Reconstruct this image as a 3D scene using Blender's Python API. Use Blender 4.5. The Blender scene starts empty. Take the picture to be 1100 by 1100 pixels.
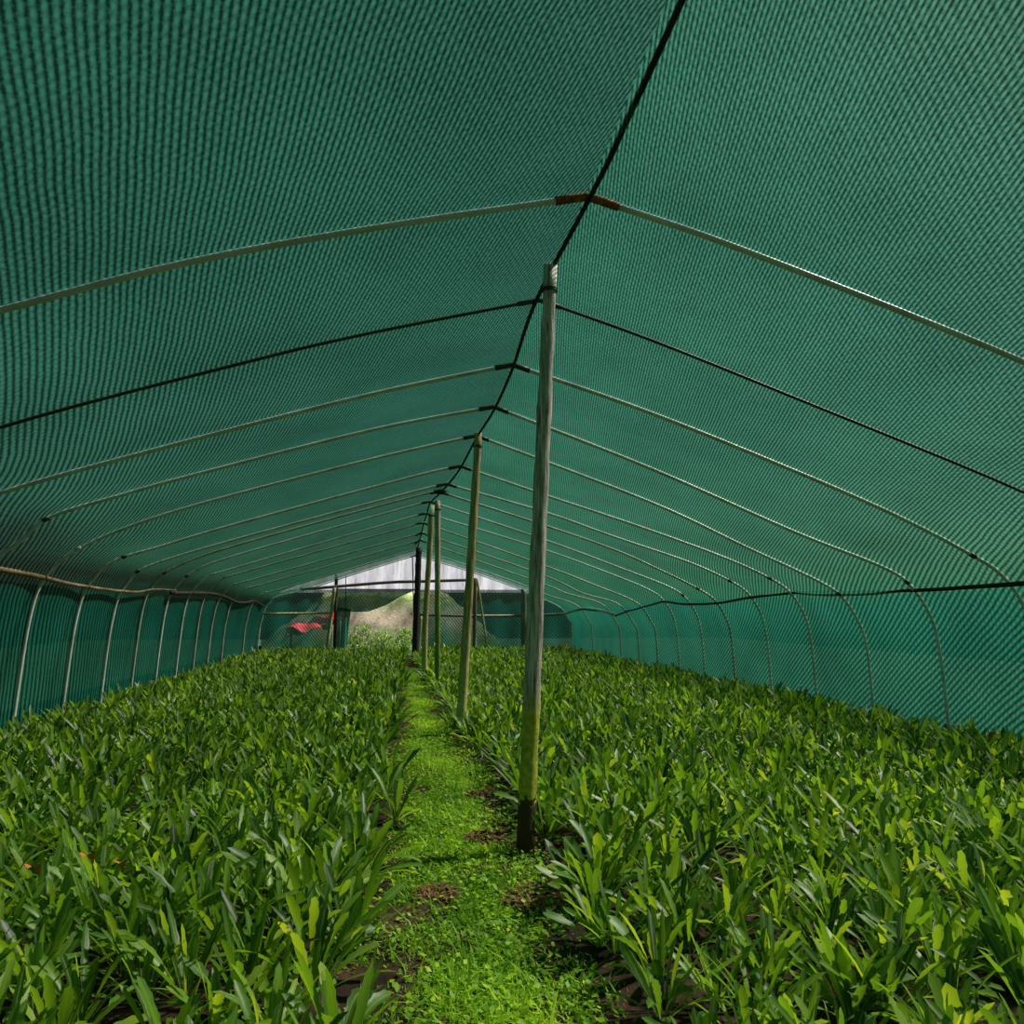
import bpy, math, random
import numpy as np
from math import sin, cos, pi, radians, sqrt
from mathutils import Vector

rng = random.Random(7)
nr = np.random.RandomState(11)
scene = bpy.context.scene
COL = scene.collection
EYE = 1.1

# ------------------------------------------------------------------ camera
F_PX = 850.0
YAW, PITCH = radians(7.317706), radians(7.108423)
cam_d = bpy.data.cameras.new('camera')
cam_d.sensor_fit = 'HORIZONTAL'
cam_d.sensor_width = 36.0
cam_d.lens = 36.0 * F_PX / 1100.0
cam_d.clip_start = 0.05
cam_d.clip_end = 500
cam = bpy.data.objects.new('camera', cam_d)
COL.objects.link(cam)
cam.location = (0, 0, EYE)
cam.rotation_euler = (radians(90) + PITCH, 0, -YAW)
scene.camera = cam

_F = np.array([sin(YAW) * cos(PITCH), cos(YAW) * cos(PITCH), sin(PITCH)])
_R = np.array([cos(YAW), -sin(YAW), 0.0])
_U = np.cross(_R, _F)


def at(px, py, Y):
    """point of the world at depth Y that the photograph shows at px, py"""
    d = _F + _R * (px - 550) / F_PX + _U * (550 - py) / F_PX
    p = d * (Y / d[1])
    return Vector((p[0], p[1], p[2] + EYE))


def ground_at(px, py, z=0.0):
    d = _F + _R * (px - 550) / F_PX + _U * (550 - py) / F_PX
    p = d * ((z - EYE) / d[2])
    return Vector((p[0], p[1], z))


# ------------------------------------------------------------------ node helpers
def new_mat(name):
    m = bpy.data.materials.new(name)
    m.use_nodes = True
    nt = m.node_tree
    nt.nodes.clear()
    out = nt.nodes.new('ShaderNodeOutputMaterial')
    return m, nt, out


def N(nt, typ, **kw):
    n = nt.nodes.new(typ)
    for k, v in kw.items():
        if k.startswith('i_'):
            key = k[2:]
            n.inputs[int(key) if key.isdigit() else key.replace('_', ' ')].default_value = v
        else:
            setattr(n, k, v)
    return n


def math_n(nt, op, a=None, b=None, clamp=False):
    n = nt.nodes.new('ShaderNodeMath')
    n.operation = op
    n.use_clamp = clamp
    for i, v in enumerate((a, b)):
        if v is None:
            continue
        if isinstance(v, (int, float)):
            n.inputs[i].default_value = v
        else:
            nt.links.new(v, n.inputs[i])
    return n.outputs[0]


def ramp(nt, fac, stops):
    r = nt.nodes.new('ShaderNodeValToRGB')
    els = r.color_ramp.elements
    while len(els) < len(stops):
        els.new(0.5)
    for e, (p, c) in zip(els, stops):
        e.position = p
        e.color = (c[0], c[1], c[2], 1)
    nt.links.new(fac, r.inputs[0])
    return r.outputs[0]


def noise(nt, scale, detail=3, rough=0.55, vec=None):
    n = N(nt, 'ShaderNodeTexNoise')
    n.inputs['Scale'].default_value = scale
    n.inputs['Detail'].default_value = detail
    n.inputs['Roughness'].default_value = rough
    if vec is not None:
        nt.links.new(vec, n.inputs['Vector'])
    return n.outputs['Fac']


def mapping(nt, vec, scale=(1, 1, 1)):
    m = N(nt, 'ShaderNodeMapping')
    m.inputs['Scale'].default_value = scale
    nt.links.new(vec, m.inputs['Vector'])
    return m.outputs[0]


def principled(name, stops, scale=(1, 1, 1), nscale=8, rough=0.6, metal=0.0, bump=0.0, bscale=None, spec=0.4, detail=4):
    m, nt, out = new_mat(name)
    tc = N(nt, 'ShaderNodeTexCoord')
    v = mapping(nt, tc.outputs['Object'], scale)
    f = noise(nt, nscale, detail, 0.6, v)
    c = ramp(nt, f, stops)
    p = N(nt, 'ShaderNodeBsdfPrincipled')
    nt.links.new(c, p.inputs['Base Color'])
    p.inputs['Roughness'].default_value = rough
    p.inputs['Metallic'].default_value = metal
    p.inputs['Specular IOR Level'].default_value = spec
    if bump:
        b = N(nt, 'ShaderNodeBump')
        b.inputs['Strength'].default_value = bump
        b.inputs['Distance'].default_value = 0.01
        nt.links.new(f if bscale is None else noise(nt, bscale, 3, 0.6, v), b.inputs['Height'])
        nt.links.new(b.outputs[0], p.inputs['Normal'])
    nt.links.new(p.outputs[0], out.inputs[0])
    return m


# ------------------------------------------------------------------ materials
def net_material(name, diff, trans, pore, dark=0.45, pore_tint=(1, 1, 1)):
    """knitted shade net: beaded diagonal ribs, partly translucent, fine pores let light through"""
    m, nt, out = new_mat(name)
    at_ = N(nt, 'ShaderNodeAttribute', attribute_name='weave')
    sep = N(nt, 'ShaderNodeSeparateXYZ')
    nt.links.new(at_.outputs['Vector'], sep.inputs[0])
    ph, s, y = sep.outputs[0], sep.outputs[1], sep.outputs[2]
    tc = N(nt, 'ShaderNodeTexCoord')
    wob = noise(nt, 3.0, 2, 0.5, tc.outputs['Object'])
    ph2 = math_n(nt, 'ADD', ph, math_n(nt, 'MULTIPLY', wob, 0.6))
    st = math_n(nt, 'SINE', math_n(nt, 'MULTIPLY', ph2, 2 * pi))
    st = math_n(nt, 'ADD', math_n(nt, 'MULTIPLY', st, 0.5), 0.5)
    # beads along every rib
    row = math_n(nt, 'FLOOR', ph2)
    bead = math_n(nt, 'SINE', math_n(nt, 'ADD', math_n(nt, 'MULTIPLY', y, 2 * pi * 21), math_n(nt, 'MULTIPLY', row, 2.4)))
    bead = math_n(nt, 'ADD', math_n(nt, 'MULTIPLY', bead, 0.5), 0.5)
    fine = noise(nt, 70, 2, 0.6, tc.outputs['Object'])
    big = noise(nt, 1.1, 4, 0.6, tc.outputs['Object'])
    k = math_n(nt, 'MULTIPLY', st, math_n(nt, 'ADD', math_n(nt, 'MULTIPLY', bead, 0.45), 0.55))
    k = math_n(nt, 'ADD', k, math_n(nt, 'MULTIPLY', math_n(nt, 'SUBTRACT', fine, 0.5), 0.9), True)
    # value = dark..1.45
    val = math_n(nt, 'ADD', math_n(nt, 'MULTIPLY', k, 1.45 - dark), dark)
    blotch = math_n(nt, 'ADD', math_n(nt, 'MULTIPLY', big, 0.9), 0.55)
    val = math_n(nt, 'MULTIPLY', val, blotch)

    def scaled(c):
        vm = N(nt, 'ShaderNodeVectorMath', operation='SCALE')
        vm.inputs[0].default_value = c
        nt.links.new(val, vm.inputs['Scale'])
        return vm.outputs[0]
    d = N(nt, 'ShaderNodeBsdfDiffuse')
    nt.links.new(scaled(diff), d.inputs[0])
    t = N(nt, 'ShaderNodeBsdfTranslucent')
    nt.links.new(scaled(trans), t.inputs[0])
    add = N(nt, 'ShaderNodeAddShader')
    nt.links.new(d.outputs[0], add.inputs[0])
    nt.links.new(t.outputs[0], add.inputs[1])
    tr = N(nt, 'ShaderNodeBsdfTransparent')
    tr.inputs[0].default_value = (*pore_tint, 1)
    mx = N(nt, 'ShaderNodeMixShader')
    nt.links.new(math_n(nt, 'MULTIPLY', val, pore, True), mx.inputs[0])
    nt.links.new(add.outputs[0], mx.inputs[1])
    nt.links.new(tr.outputs[0], mx.inputs[2])
    nt.links.new(mx.outputs[0], out.inputs[0])
    return m


M = {}
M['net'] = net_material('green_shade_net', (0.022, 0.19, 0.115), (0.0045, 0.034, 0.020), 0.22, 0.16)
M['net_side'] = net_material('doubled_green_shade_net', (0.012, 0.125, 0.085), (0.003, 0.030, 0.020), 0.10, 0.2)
M['net_back'] = net_material('thin_green_shade_net', (0.012, 0.09, 0.065), (0.003, 0.045, 0.032), 0.2, 0.4)
M['net_dark'] = net_material('folded_green_shade_net', (0.02, 0.12, 0.08), (0.004, 0.04, 0.03), 0.06, 0.5)

M['pipe'] = principled('galvanised_pipe', [(0.3, (0.50, 0.48, 0.45)), (0.5, (0.74, 0.72, 0.70)), (0.75, (0.92, 0.91, 0.89))], (1, 1, 1), 5, 0.35, 0.0)
M['pipe_dark'] = principled('dull_dark_pipe', [(0.3, (0.03, 0.03, 0.03)), (0.7, (0.10, 0.09, 0.085))], (1, 1, 1), 5, 0.5, 0.2)
M['pipe_brown'] = principled('stained_pipe', [(0.3, (0.35, 0.30, 0.25)), (0.7, (0.75, 0.68, 0.60))], (1, 1, 1), 5, 0.55, 0.1)
M['rust'] = principled('rusty_metal', [(0.35, (0.10, 0.03, 0.015)), (0.5, (0.30, 0.09, 0.03)), (0.7, (0.55, 0.20, 0.06))], (1, 1, 1), 30, 0.8)
M['black'] = principled('black_rope', [(0.3, (0.006, 0.006, 0.006)), (0.7, (0.03, 0.026, 0.022))], (1, 1, 1), 20, 0.75)
M['dark_wood'] = principled('dark_brown_pole', [(0.3, (0.012, 0.009, 0.008)), (0.7, (0.06, 0.042, 0.03))], (4, 1, 4), 6, 0.8)
M['batten'] = principled('brown_side_pole', [(0.3, (0.07, 0.04, 0.02)), (0.5, (0.22, 0.15, 0.08)), (0.72, (0.42, 0.32, 0.18))], (4, 0.6, 4), 6, 0.7)
M['bamboo'] = principled('pale_bamboo', [(0.3, (0.30, 0.25, 0.10)), (0.7, (0.62, 0.55, 0.28))], (10, 10, 1), 4, 0.5)
M['tan_wood'] = principled('tan_timber', [(0.3, (0.12, 0.07, 0.03)), (0.7, (0.34, 0.23, 0.10))], (10, 10, 1), 4, 0.7)
M['grey_bark'] = principled('weathered_timber', [(0.3, (0.10, 0.085, 0.07)), (0.7, (0.32, 0.29, 0.25))], (10, 10, 1), 4, 0.8)


def post_material(name, wood_stops, moss_from, moss_to, foot_below, moss=((0.20, 0.24, 0.02), (0.42, 0.45, 0.06)), foot=(0.045, 0.03, 0.018)):
    m, nt, out = new_mat(name)
    tc = N(nt, 'ShaderNodeTexCoord')
    v = mapping(nt, tc.outputs['Object'], (14, 14, 1.0))
    f = noise(nt, 5, 6, 0.7, v)
    wood = ramp(nt, f, wood_stops)
    f2 = noise(nt, 30, 4, 0.6, tc.outputs['Object'])
    mossc = ramp(nt, f2, [(0.35, moss[0]), (0.65, moss[1])])
    sep = N(nt, 'ShaderNodeSeparateXYZ')
    nt.links.new(tc.outputs['Object'], sep.inputs[0])
    z = math_n(nt, 'ADD', sep.outputs[2], math_n(nt, 'MULTIPLY', math_n(nt, 'SUBTRACT', f2, 0.5), 0.25))
    mr = N(nt, 'ShaderNodeMapRange')
    mr.inputs['From Min'].default_value = moss_to
    mr.inputs['From Max'].default_value = moss_from
    nt.links.new(z, mr.inputs['Value'])
    mx = N(nt, 'ShaderNodeMix', data_type='RGBA')
    nt.links.new(mr.outputs[0], mx.inputs[0])
    nt.links.new(wood, mx.inputs[6])
    nt.links.new(mossc, mx.inputs[7])
    ft = math_n(nt, 'LESS_THAN', z, foot_below)
    mx2 = N(nt, 'ShaderNodeMix', data_type='RGBA')
    nt.links.new(ft, mx2.inputs[0])
    nt.links.new(mx.outputs[2], mx2.inputs[6])
    mx2.inputs[7].default_value = (*foot, 1)
    p = N(nt, 'ShaderNodeBsdfPrincipled')
    nt.links.new(mx2.outputs[2], p.inputs['Base Color'])
    p.inputs['Roughness'].default_value = 0.75
    p.inputs['Specular IOR Level'].default_value = 0.3
    b = N(nt, 'ShaderNodeBump')
    b.inputs['Strength'].default_value = 0.9
    b.inputs['Distance'].default_value = 0.012
    nt.links.new(f, b.inputs['Height'])
    nt.links.new(b.outputs[0], p.inputs['Normal'])
    nt.links.new(p.outputs[0], out.inputs[0])
    return m


M['post_main'] = post_material('weathered_post', [(0.34, (0.14, 0.10, 0.085)), (0.48, (0.52, 0.44, 0.38)), (0.62, (0.90, 0.82, 0.75))], 0.60, 0.74, 0.22, moss=((0.36, 0.38, 0.03), (0.72, 0.72, 0.08)), foot=(0.09, 0.055, 0.03))
M['post_tan'] = post_material('tan_bamboo_post', [(0.3, (0.16, 0.09, 0.04)), (0.5, (0.52, 0.37, 0.16)), (0.7, (0.85, 0.68, 0.36))], 0.25, 0.9, 0.02, moss=((0.45, 0.44, 0.10), (0.80, 0.76, 0.28)))
M['post_green'] = post_material('mossy_bamboo_post', [(0.3, (0.22, 0.16, 0.10)), (0.5, (0.50, 0.40, 0.28)), (0.7, (0.75, 0.66, 0.50))], 1.0, 1.7, 0.02, moss=((0.16, 0.24, 0.03), (0.32, 0.42, 0.08)))


def leaf_material(name, dark, light, trans, gloss=0.3, rough=0.38):
    m, nt, out = new_mat(name)
    a = N(nt, 'ShaderNodeAttribute', attribute_name='leaf')
    sep = N(nt, 'ShaderNodeSeparateXYZ')
    nt.links.new(a.outputs['Vector'], sep.inputs[0])
    u, v, t = sep.outputs
    oi = N(nt, 'ShaderNodeObjectInfo')
    tt = math_n(nt, 'ADD', math_n(nt, 'MULTIPLY', t, 0.85), math_n(nt, 'MULTIPLY', oi.outputs['Random'], 0.15))
    base = ramp(nt, tt, [(0.15, dark), (0.62, light), (0.92, (light[0] * 2.3, light[1] * 1.6, light[2] * 1.6)), (1.0, (light[0] * 3.6, light[1] * 2.0, light[2] * 2.6))])
    mid = math_n(nt, 'LESS_THAN', math_n(nt, 'ABSOLUTE', math_n(nt, 'SUBTRACT', u, 0.5)), 0.10)
    mxc = N(nt, 'ShaderNodeMix', data_type='RGBA')
    nt.links.new(math_n(nt, 'MULTIPLY', mid, 0.55), mxc.inputs[0])
    nt.links.new(base, mxc.inputs[6])
    mxc.inputs[7].default_value = (light[0] * 2.6, light[1] * 1.7, light[2] * 3, 1)
    p = N(nt, 'ShaderNodeBsdfPrincipled')
    nt.links.new(mxc.outputs[2], p.inputs['Base Color'])
    p.inputs['Roughness'].default_value = rough
    p.inputs['Specular IOR Level'].default_value = gloss
    tl = N(nt, 'ShaderNodeBsdfTranslucent')
    tm = N(nt, 'ShaderNodeMix', data_type='RGBA', blend_type='MULTIPLY')
    tm.inputs[0].default_value = 1.0
    nt.links.new(base, tm.inputs[6])
    tm.inputs[7].default_value = (*trans, 1)
    nt.links.new(tm.outputs[2], tl.inputs[0])
    mx = N(nt, 'ShaderNodeMixShader')
    mx.inputs[0].default_value = 0.42
    nt.links.new(p.outputs[0], mx.inputs[1])
    nt.links.new(tl.outputs[0], mx.inputs[2])
    nt.links.new(mx.outputs[0], out.inputs[0])
    return m


M['leaf'] = leaf_material('glossy_green_leaf', (0.012, 0.055, 0.004), (0.125, 0.285, 0.026), (3.2, 2.5, 0.9), 0.5, 0.42)
M['grass'] = leaf_material('path_grass', (0.085, 0.26, 0.014), (0.34, 0.62, 0.04), (1.7, 1.4, 1.0), 0.25, 0.5)
M['shrub'] = leaf_material('shrub_leaf', (0.02, 0.06, 0.008), (0.06, 0.15, 0.02), (1.8, 1.6, 1.0), 0.3, 0.5)
M['litter'] = principled('dry_leaf_litter', [(0.3, (0.10, 0.035, 0.02)), (0.7, (0.34, 0.17, 0.09))], (1, 1, 1), 20, 0.9)
M['withered'] = principled('withered_orange_leaf', [(0.3, (0.65, 0.10, 0.02)), (0.5, (0.75, 0.28, 0.04)), (0.7, (0.75, 0.55, 0.10))], (1, 1, 1), 18, 0.6)
M['soil'] = principled('dark_soil', [(0.3, (0.012, 0.008, 0.006)), (0.5, (0.045, 0.026, 0.019)), (0.72, (0.12, 0.06, 0.042))], (1, 1, 1), 7, 0.95, 0, 1.0, 40, 0.2, 8)
M['red_cloth'] = principled('faded_red_tarpaulin', [(0.3, (0.70, 0.01, 0.03)), (0.55, (0.90, 0.03, 0.09)), (0.75, (0.95, 0.16, 0.24))], (1, 1, 1), 2.5, 0.7)


def sheet_material():
    m, nt, out = new_mat('cloudy_white_plastic')
    tc = N(nt, 'ShaderNodeTexCoord')
    v = mapping(nt, tc.outputs['Object'], (9, 1, 1.2))
    f = noise(nt, 1.6, 5, 0.7, v)
    c = ramp(nt, f, [(0.3, (0.48, 0.47, 0.64)), (0.5, (0.76, 0.75, 0.90)), (0.7, (0.95, 0.93, 0.99))])
    d = N(nt, 'ShaderNodeBsdfDiffuse')
    t = N(nt, 'ShaderNodeBsdfTranslucent')
    nt.links.new(c, d.inputs[0])
    nt.links.new(c, t.inputs[0])
    mx = N(nt, 'ShaderNodeMixShader')
    mx.inputs[0].default_value = 0.8
    nt.links.new(d.outputs[0], mx.inputs[1])
    nt.links.new(t.outputs[0], mx.inputs[2])
    tr = N(nt, 'ShaderNodeBsdfTransparent')
    mx2 = N(nt, 'ShaderNodeMixShader')
    mx2.inputs[0].default_value = 0.12
    nt.links.new(mx.outputs[0], mx2.inputs[1])
    nt.links.new(tr.outputs[0], mx2.inputs[2])
    nt.links.new(mx2.outputs[0], out.inputs[0])
    return m


M['sheet'] = sheet_material()


def bank_material():
    m, nt, out = new_mat('grassy_stone_bank')
    tc = N(nt, 'ShaderNodeTexCoord')
    sep = N(nt, 'ShaderNodeSeparateXYZ')
    nt.links.new(tc.outputs['Object'], sep.inputs[0])
    f = noise(nt, 1.3, 6, 0.7, mapping(nt, tc.outputs['Object'], (1, 1, 3.5)))
    z = math_n(nt, 'ADD', sep.outputs[2], math_n(nt, 'MULTIPLY', math_n(nt, 'SUBTRACT', f, 0.5), 1.0))
    c = ramp(nt, math_n(nt, 'MULTIPLY', z, 0.5), [(0.1, (0.05, 0.09, 0.02)), (0.28, (0.13, 0.13, 0.08)), (0.45, (0.24, 0.20, 0.15)), (0.6, (0.19, 0.20, 0.12)), (0.72, (0.14, 0.20, 0.06)), (0.86, (0.40, 0.48, 0.22))])
    g = noise(nt, 16, 5, 0.7, mapping(nt, tc.outputs['Object'], (1, 1, 2.5)))
    g2 = ramp(nt, g, [(0.3, (0.12, 0.12, 0.12)), (0.7, (0.85, 0.85, 0.85))])
    mx = N(nt, 'ShaderNodeMix', data_type='RGBA', blend_type='MULTIPLY')
    mx.inputs[0].default_value = 1.0
    nt.links.new(c, mx.inputs[6])
    nt.links.new(g2, mx.inputs[7])
    p = N(nt, 'ShaderNodeBsdfPrincipled')
    nt.links.new(mx.outputs[2], p.inputs['Base Color'])
    p.inputs['Roughness'].default_value = 0.95
    p.inputs['Specular IOR Level'].default_value = 0.1
    nt.links.new(p.outputs[0], out.inputs[0])
    return m


M['bank'] = bank_material()


# ------------------------------------------------------------------ mesh helpers
def mesh_obj(name, verts, faces, mat, parent=None, smooth=True, attr=None, loc=None):
    me = bpy.data.meshes.new(name)
    me.from_pydata([tuple(v) for v in verts], [], [tuple(f) for f in faces])
    if attr:
        a = me.attributes.new(attr[0], 'FLOAT_VECTOR', 'POINT')
        a.data.foreach_set('vector', np.asarray(attr[1], dtype=np.float32).ravel())
    if smooth:
        me.polygons.foreach_set('use_smooth', [True] * len(me.polygons))
    me.materials.append(mat)
    me.update()
    o = bpy.data.objects.new(name, me)
    COL.objects.link(o)
    if parent is not None:
        o.parent = parent
    if loc is not None:
        o.location = loc
    return o


def tag(o, label=None, cat=None, group=None, kind=None):
    if label:
        o['label'] = label
    if cat:
        o['category'] = cat
    if group:
        o['group'] = group
    if kind:
        o['kind'] = kind
    return o


def empty(name, loc, label, cat, group=None):
    o = bpy.data.objects.new(name, None)
    o.empty_display_size = 0.1
    COL.objects.link(o)
    o.location = loc
    return tag(o, label, cat, group)


def catmull(pts, per=6):
    P = [Vector(p) for p in pts]
    if len(P) < 3:
        return P
    out = []
    for i in range(len(P) - 1):
        p0 = P[i - 1] if i > 0 else P[0] * 2 - P[1]
        p1, p2 = P[i], P[i + 1]
        p3 = P[i + 2] if i + 2 < len(P) else P[-1] * 2 - P[-2]
        for k in range(per):
            t = k / per
            out.append(0.5 * ((2 * p1) + (-p0 + p2) * t + (2 * p0 - 5 * p1 + 4 * p2 - p3) * t * t + (-p0 + 3 * p1 - 3 * p2 + p3) * t ** 3))
    out.append(P[-1])
    return out


def tube(path, rad, sides=10, cap=True, wob=0.0, seed=0, flat=1.0):
    """sweep: verts, faces"""
    rr = random.Random(seed)
    n = len(path)
    path = [Vector(p) for p in path]
    rads = rad if isinstance(rad, (list, tuple)) else [rad] * n
    V, Fc = [], []
    up = None
    for i, p in enumerate(path):
        t = (path[min(i + 1, n - 1)] - path[max(i - 1, 0)]).normalized()
        if up is None:
            up = Vector((0, 0, 1)) if abs(t.z) < 0.8 else Vector((1, 0, 0))
        a = t.cross(up).normalized()
        b = a.cross(t).normalized()
        up = b
        for k in range(sides):
            an = 2 * pi * k / sides
            r = rads[i] * (1 + wob * (rr.random() - 0.5))
            V.append(p + a * (cos(an) * r) + b * (sin(an) * r * flat))
    for i in range(n - 1):
        for k in range(sides):
            k2 = (k + 1) % sides
            Fc.append((i * sides + k, i * sides + k2, (i + 1) * sides + k2, (i + 1) * sides + k))
    if cap:
        Fc.append(tuple(range(sides - 1, -1, -1)))
        Fc.append(tuple((n - 1) * sides + k for k in range(sides)))
    return V, Fc


def rel(V, base):
    b = Vector(base)
    return [v - b for v in V]


def resample(path, n):
    P = [Vector(p) for p in path]
    L = [0.0]
    for i in range(1, len(P)):
        L.append(L[-1] + (P[i] - P[i - 1]).length)
    out = []
    j = 0
    for k in range(n):
        s = L[-1] * k / (n - 1)
        while j < len(P) - 2 and L[j + 1] < s:
            j += 1
        t = (s - L[j]) / max(1e-9, L[j + 1] - L[j])
        out.append(P[j].lerp(P[j + 1], min(1, max(0, t))))
    return out


# ------------------------------------------------------------------ hoops
def drift(Y):
    return -0.026 * (Y - 7.57)


# Y, apex, left mid points (inner), right mid points, knee height shifts (left, right)
HOOPS = [
    (3.27, (0.76, 1.84), [(-2.35, 0.95), (-1.64, 1.19), (-0.94, 1.43), (-0.18, 1.63)], [(1.49, 1.63), (2.85, 1.16), (3.6, 0.83)], 0.08, 0.14),
    (4.35, (0.72, 1.79), [(-2.13, 0.95), (-0.91, 1.35), (-0.23, 1.55)], [(1.38, 1.58), (2.21, 1.28), (3.71, 0.72)], 0.06, 0.10),
    (5.42, (0.70, 1.74), [(-2.63, 0.75), (-1.5, 1.12), (-0.28, 1.49)], [(1.71, 1.42), (2.76, 1.03), (3.55, 0.71)], 0.02, 0.06),
    (6.49, (0.68, 1.71), [(-2.77, 0.72), (-2.23, 0.91), (-1.73, 1.07), (-0.33, 1.48)], [(2.04, 1.21), (3.29, 0.69)], 0.0, 0.02),
    (7.57, (0.62, 1.70), [(-2.6, 0.74), (-1.91, 0.99), (-0.38, 1.44)], [(2.37, 1.07), (3.33, 0.64)], 0.0, -0.06),
    (8.64, (0.53, 1.59), [(-2.6, 0.66), (-1.87, 0.90), (-0.02, 1.45)], [(1.52, 1.27), (2.54, 0.95), (3.5, 0.62)], -0.02, 0.02),
    (9.72, (0.43, 1.56), [(-2.1, 0.83), (-0.02, 1.44)], [(1.68, 1.22), (2.54, 0.93), (3.5, 0.62)], -0.03, 0.03),
    (10.79, (0.38, 1.62), [(-2.33, 0.84), (-0.02, 1.53)], [(1.86, 1.17), (2.85, 0.84), (3.5, 0.56)], 0.0, -0.04),
    (11.87, (0.28, 1.63), [(-2.55, 0.78), (-0.02, 1.55)], [(2.03, 1.07), (3.4, 0.58)], 0.0, 0.0),
    (12.94, (0.25, 1.58), [(-2.77, 0.66), (-0.02, 1.51)], [(2.21, 1.00), (3.4, 0.58)], 0.0, 0.0),
    (14.02, (0.22, 1.54), [(-2.8, 0.66), (-0.02, 1.48)], [(2.39, 0.80), (3.4, 0.42)], 0.0, -0.14),
    (15.09, (0.20, 1.47), [(-2.9, 0.56), (-0.02, 1.40)], [(2.54, 0.68), (3.3, 0.34)], -0.06, -0.18),
    (16.30, (0.18, 1.44), [(-2.8, 0.55), (-0.02, 1.37)], [(2.72, 0.56), (3.23, 0.36)], -0.1, -0.17),
    (18.60, (0.15, 1.43), [(-2.8, 0.52), (-0.02, 1.37)], [(1.4, 1.03), (2.8, 0.55), (3.2, 0.38)], -0.14, -0.17),
    (20.70, (0.12, 1.42), [(-2.59, 0.54), (-1.2, 1.0)], [(1.43, 1.05), (2.7, 0.62), (3.1, 0.45)], -0.18, -0.17),
]


def halves(h):
    Y, ap, Lm, Rm, kl, kr = h
    xL, xR = -3.41 + drift(Y), 4.61 + drift(Y)
    left = [(xL - 0.01, -1.12), (xL + 0.01, -0.77), (xL + 0.04, -0.35), (xL + 0.07, -0.06 + kl), (xL + 0.12, 0.18 + kl), (xL + 0.22, 0.36 + kl), (xL + 0.42, 0.54 + kl)]
    left += [p for p in Lm if p[0] > xL + 0.6] + [ap]
    right = [ap] + [p for p in Rm if p[0] < xR - 0.65]
    right += [(xR - 0.52, 0.36 + kr), (xR - 0.26, 0.19 + kr), (xR - 0.09, -0.08 + kr), (xR - 0.03, -0.36), (xR, -0.80), (xR + 0.01, -1.12)]
    f = lambda L: catmull([(x, Y, z + EYE) for x, z in L], 6)
    return f(left), f(right)


ordn = ['nearest', 'second', 'third', 'fourth', 'fifth', 'sixth', 'seventh', 'eighth', 'ninth', 'tenth', 'eleventh', 'twelfth', 'thirteenth', 'fourteenth', 'last']
desc = {0: 'nearest grey steel roof hoop with rusty orange ridge joint, across the top',
        1: 'second roof hoop from the camera, thin dark pipe just behind the tall grey post',
        2: 'third roof hoop from the camera, bright grey pipe with dark ridge sleeve',
        3: 'fourth roof hoop from the camera, grey pipe bending down into the right bed',
        4: 'fifth roof hoop from the camera, meeting the ridge at the tan post top',
        14: 'last hoop at the far end, framing the white gable'}
GRID = []
for i, h in enumerate(HOOPS):
    Lh, Rh = halves(h)
    Y = h[0]
    base = Vector((h[1][0], Y, 0))
    lab = desc.get(i, 'grey steel roof hoop, %s from the camera, half hidden by nearer hoops' % ordn[i])
    e = empty('roof_hoop', base, lab, 'hoop', 'steel hoops holding up the shade net')
    path = Lh + Rh[1:]
    r = 0.0095 if i == 1 else 0.0145
    V, Fc = tube(path, r, 10)
    mt = M['pipe_dark'] if i in (1,) else (M['pipe_brown'] if i in (7, 10, 11, 12, 13) else M['pipe'])
    mesh_obj('pipe', rel(V, base), Fc, mt, e)
    # ridge joint: a bent sleeve over both halves
    ap = Vector((h[1][0], Y, h[1][1] + EYE))
    dl = (Lh[-2] - ap).normalized()
    dr = (Rh[1] - ap).normalized()
    ln = 0.13 if i else 0.15
    V, Fc = tube([ap + dl * ln, ap + dl * ln * 0.5, ap + dl * 0.01, ap + dr * 0.01, ap + dr * ln * 0.5, ap + dr * ln], r + 0.005, 10)
    j = mesh_obj('ridge_joint', rel(V, base), Fc, M['rust'] if i == 0 else M['pipe_dark'], e)
    tag(j, 'rusty orange joint sleeve' if i == 0 else 'dark joint sleeve')
    if i < 9:  # couplers where the pipe lengths are joined
        for side, hp in ((0, Lh), (1, Rh)):
            k = int(len(hp) * (0.62 if side == 0 else 0.45))
            if i == 4 and side == 0:
                k = min(range(len(hp)), key=lambda q: abs(hp[q].x + 3.0))
            a, b = Vector(hp[k]), Vector(hp[min(k + 1, len(hp) - 1)])
            d = (b - a).normalized()
            V, Fc = tube([a, a + d * 0.03, a + d * 0.05], r + 0.004, 10)
            mesh_obj('coupler', rel(V, base), Fc, M['pipe'] if side == 0 and i in (1, 4) else M['pipe_dark'], e)
    GRID.append((resample(Lh, 34), resample(Rh, 34)))


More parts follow.
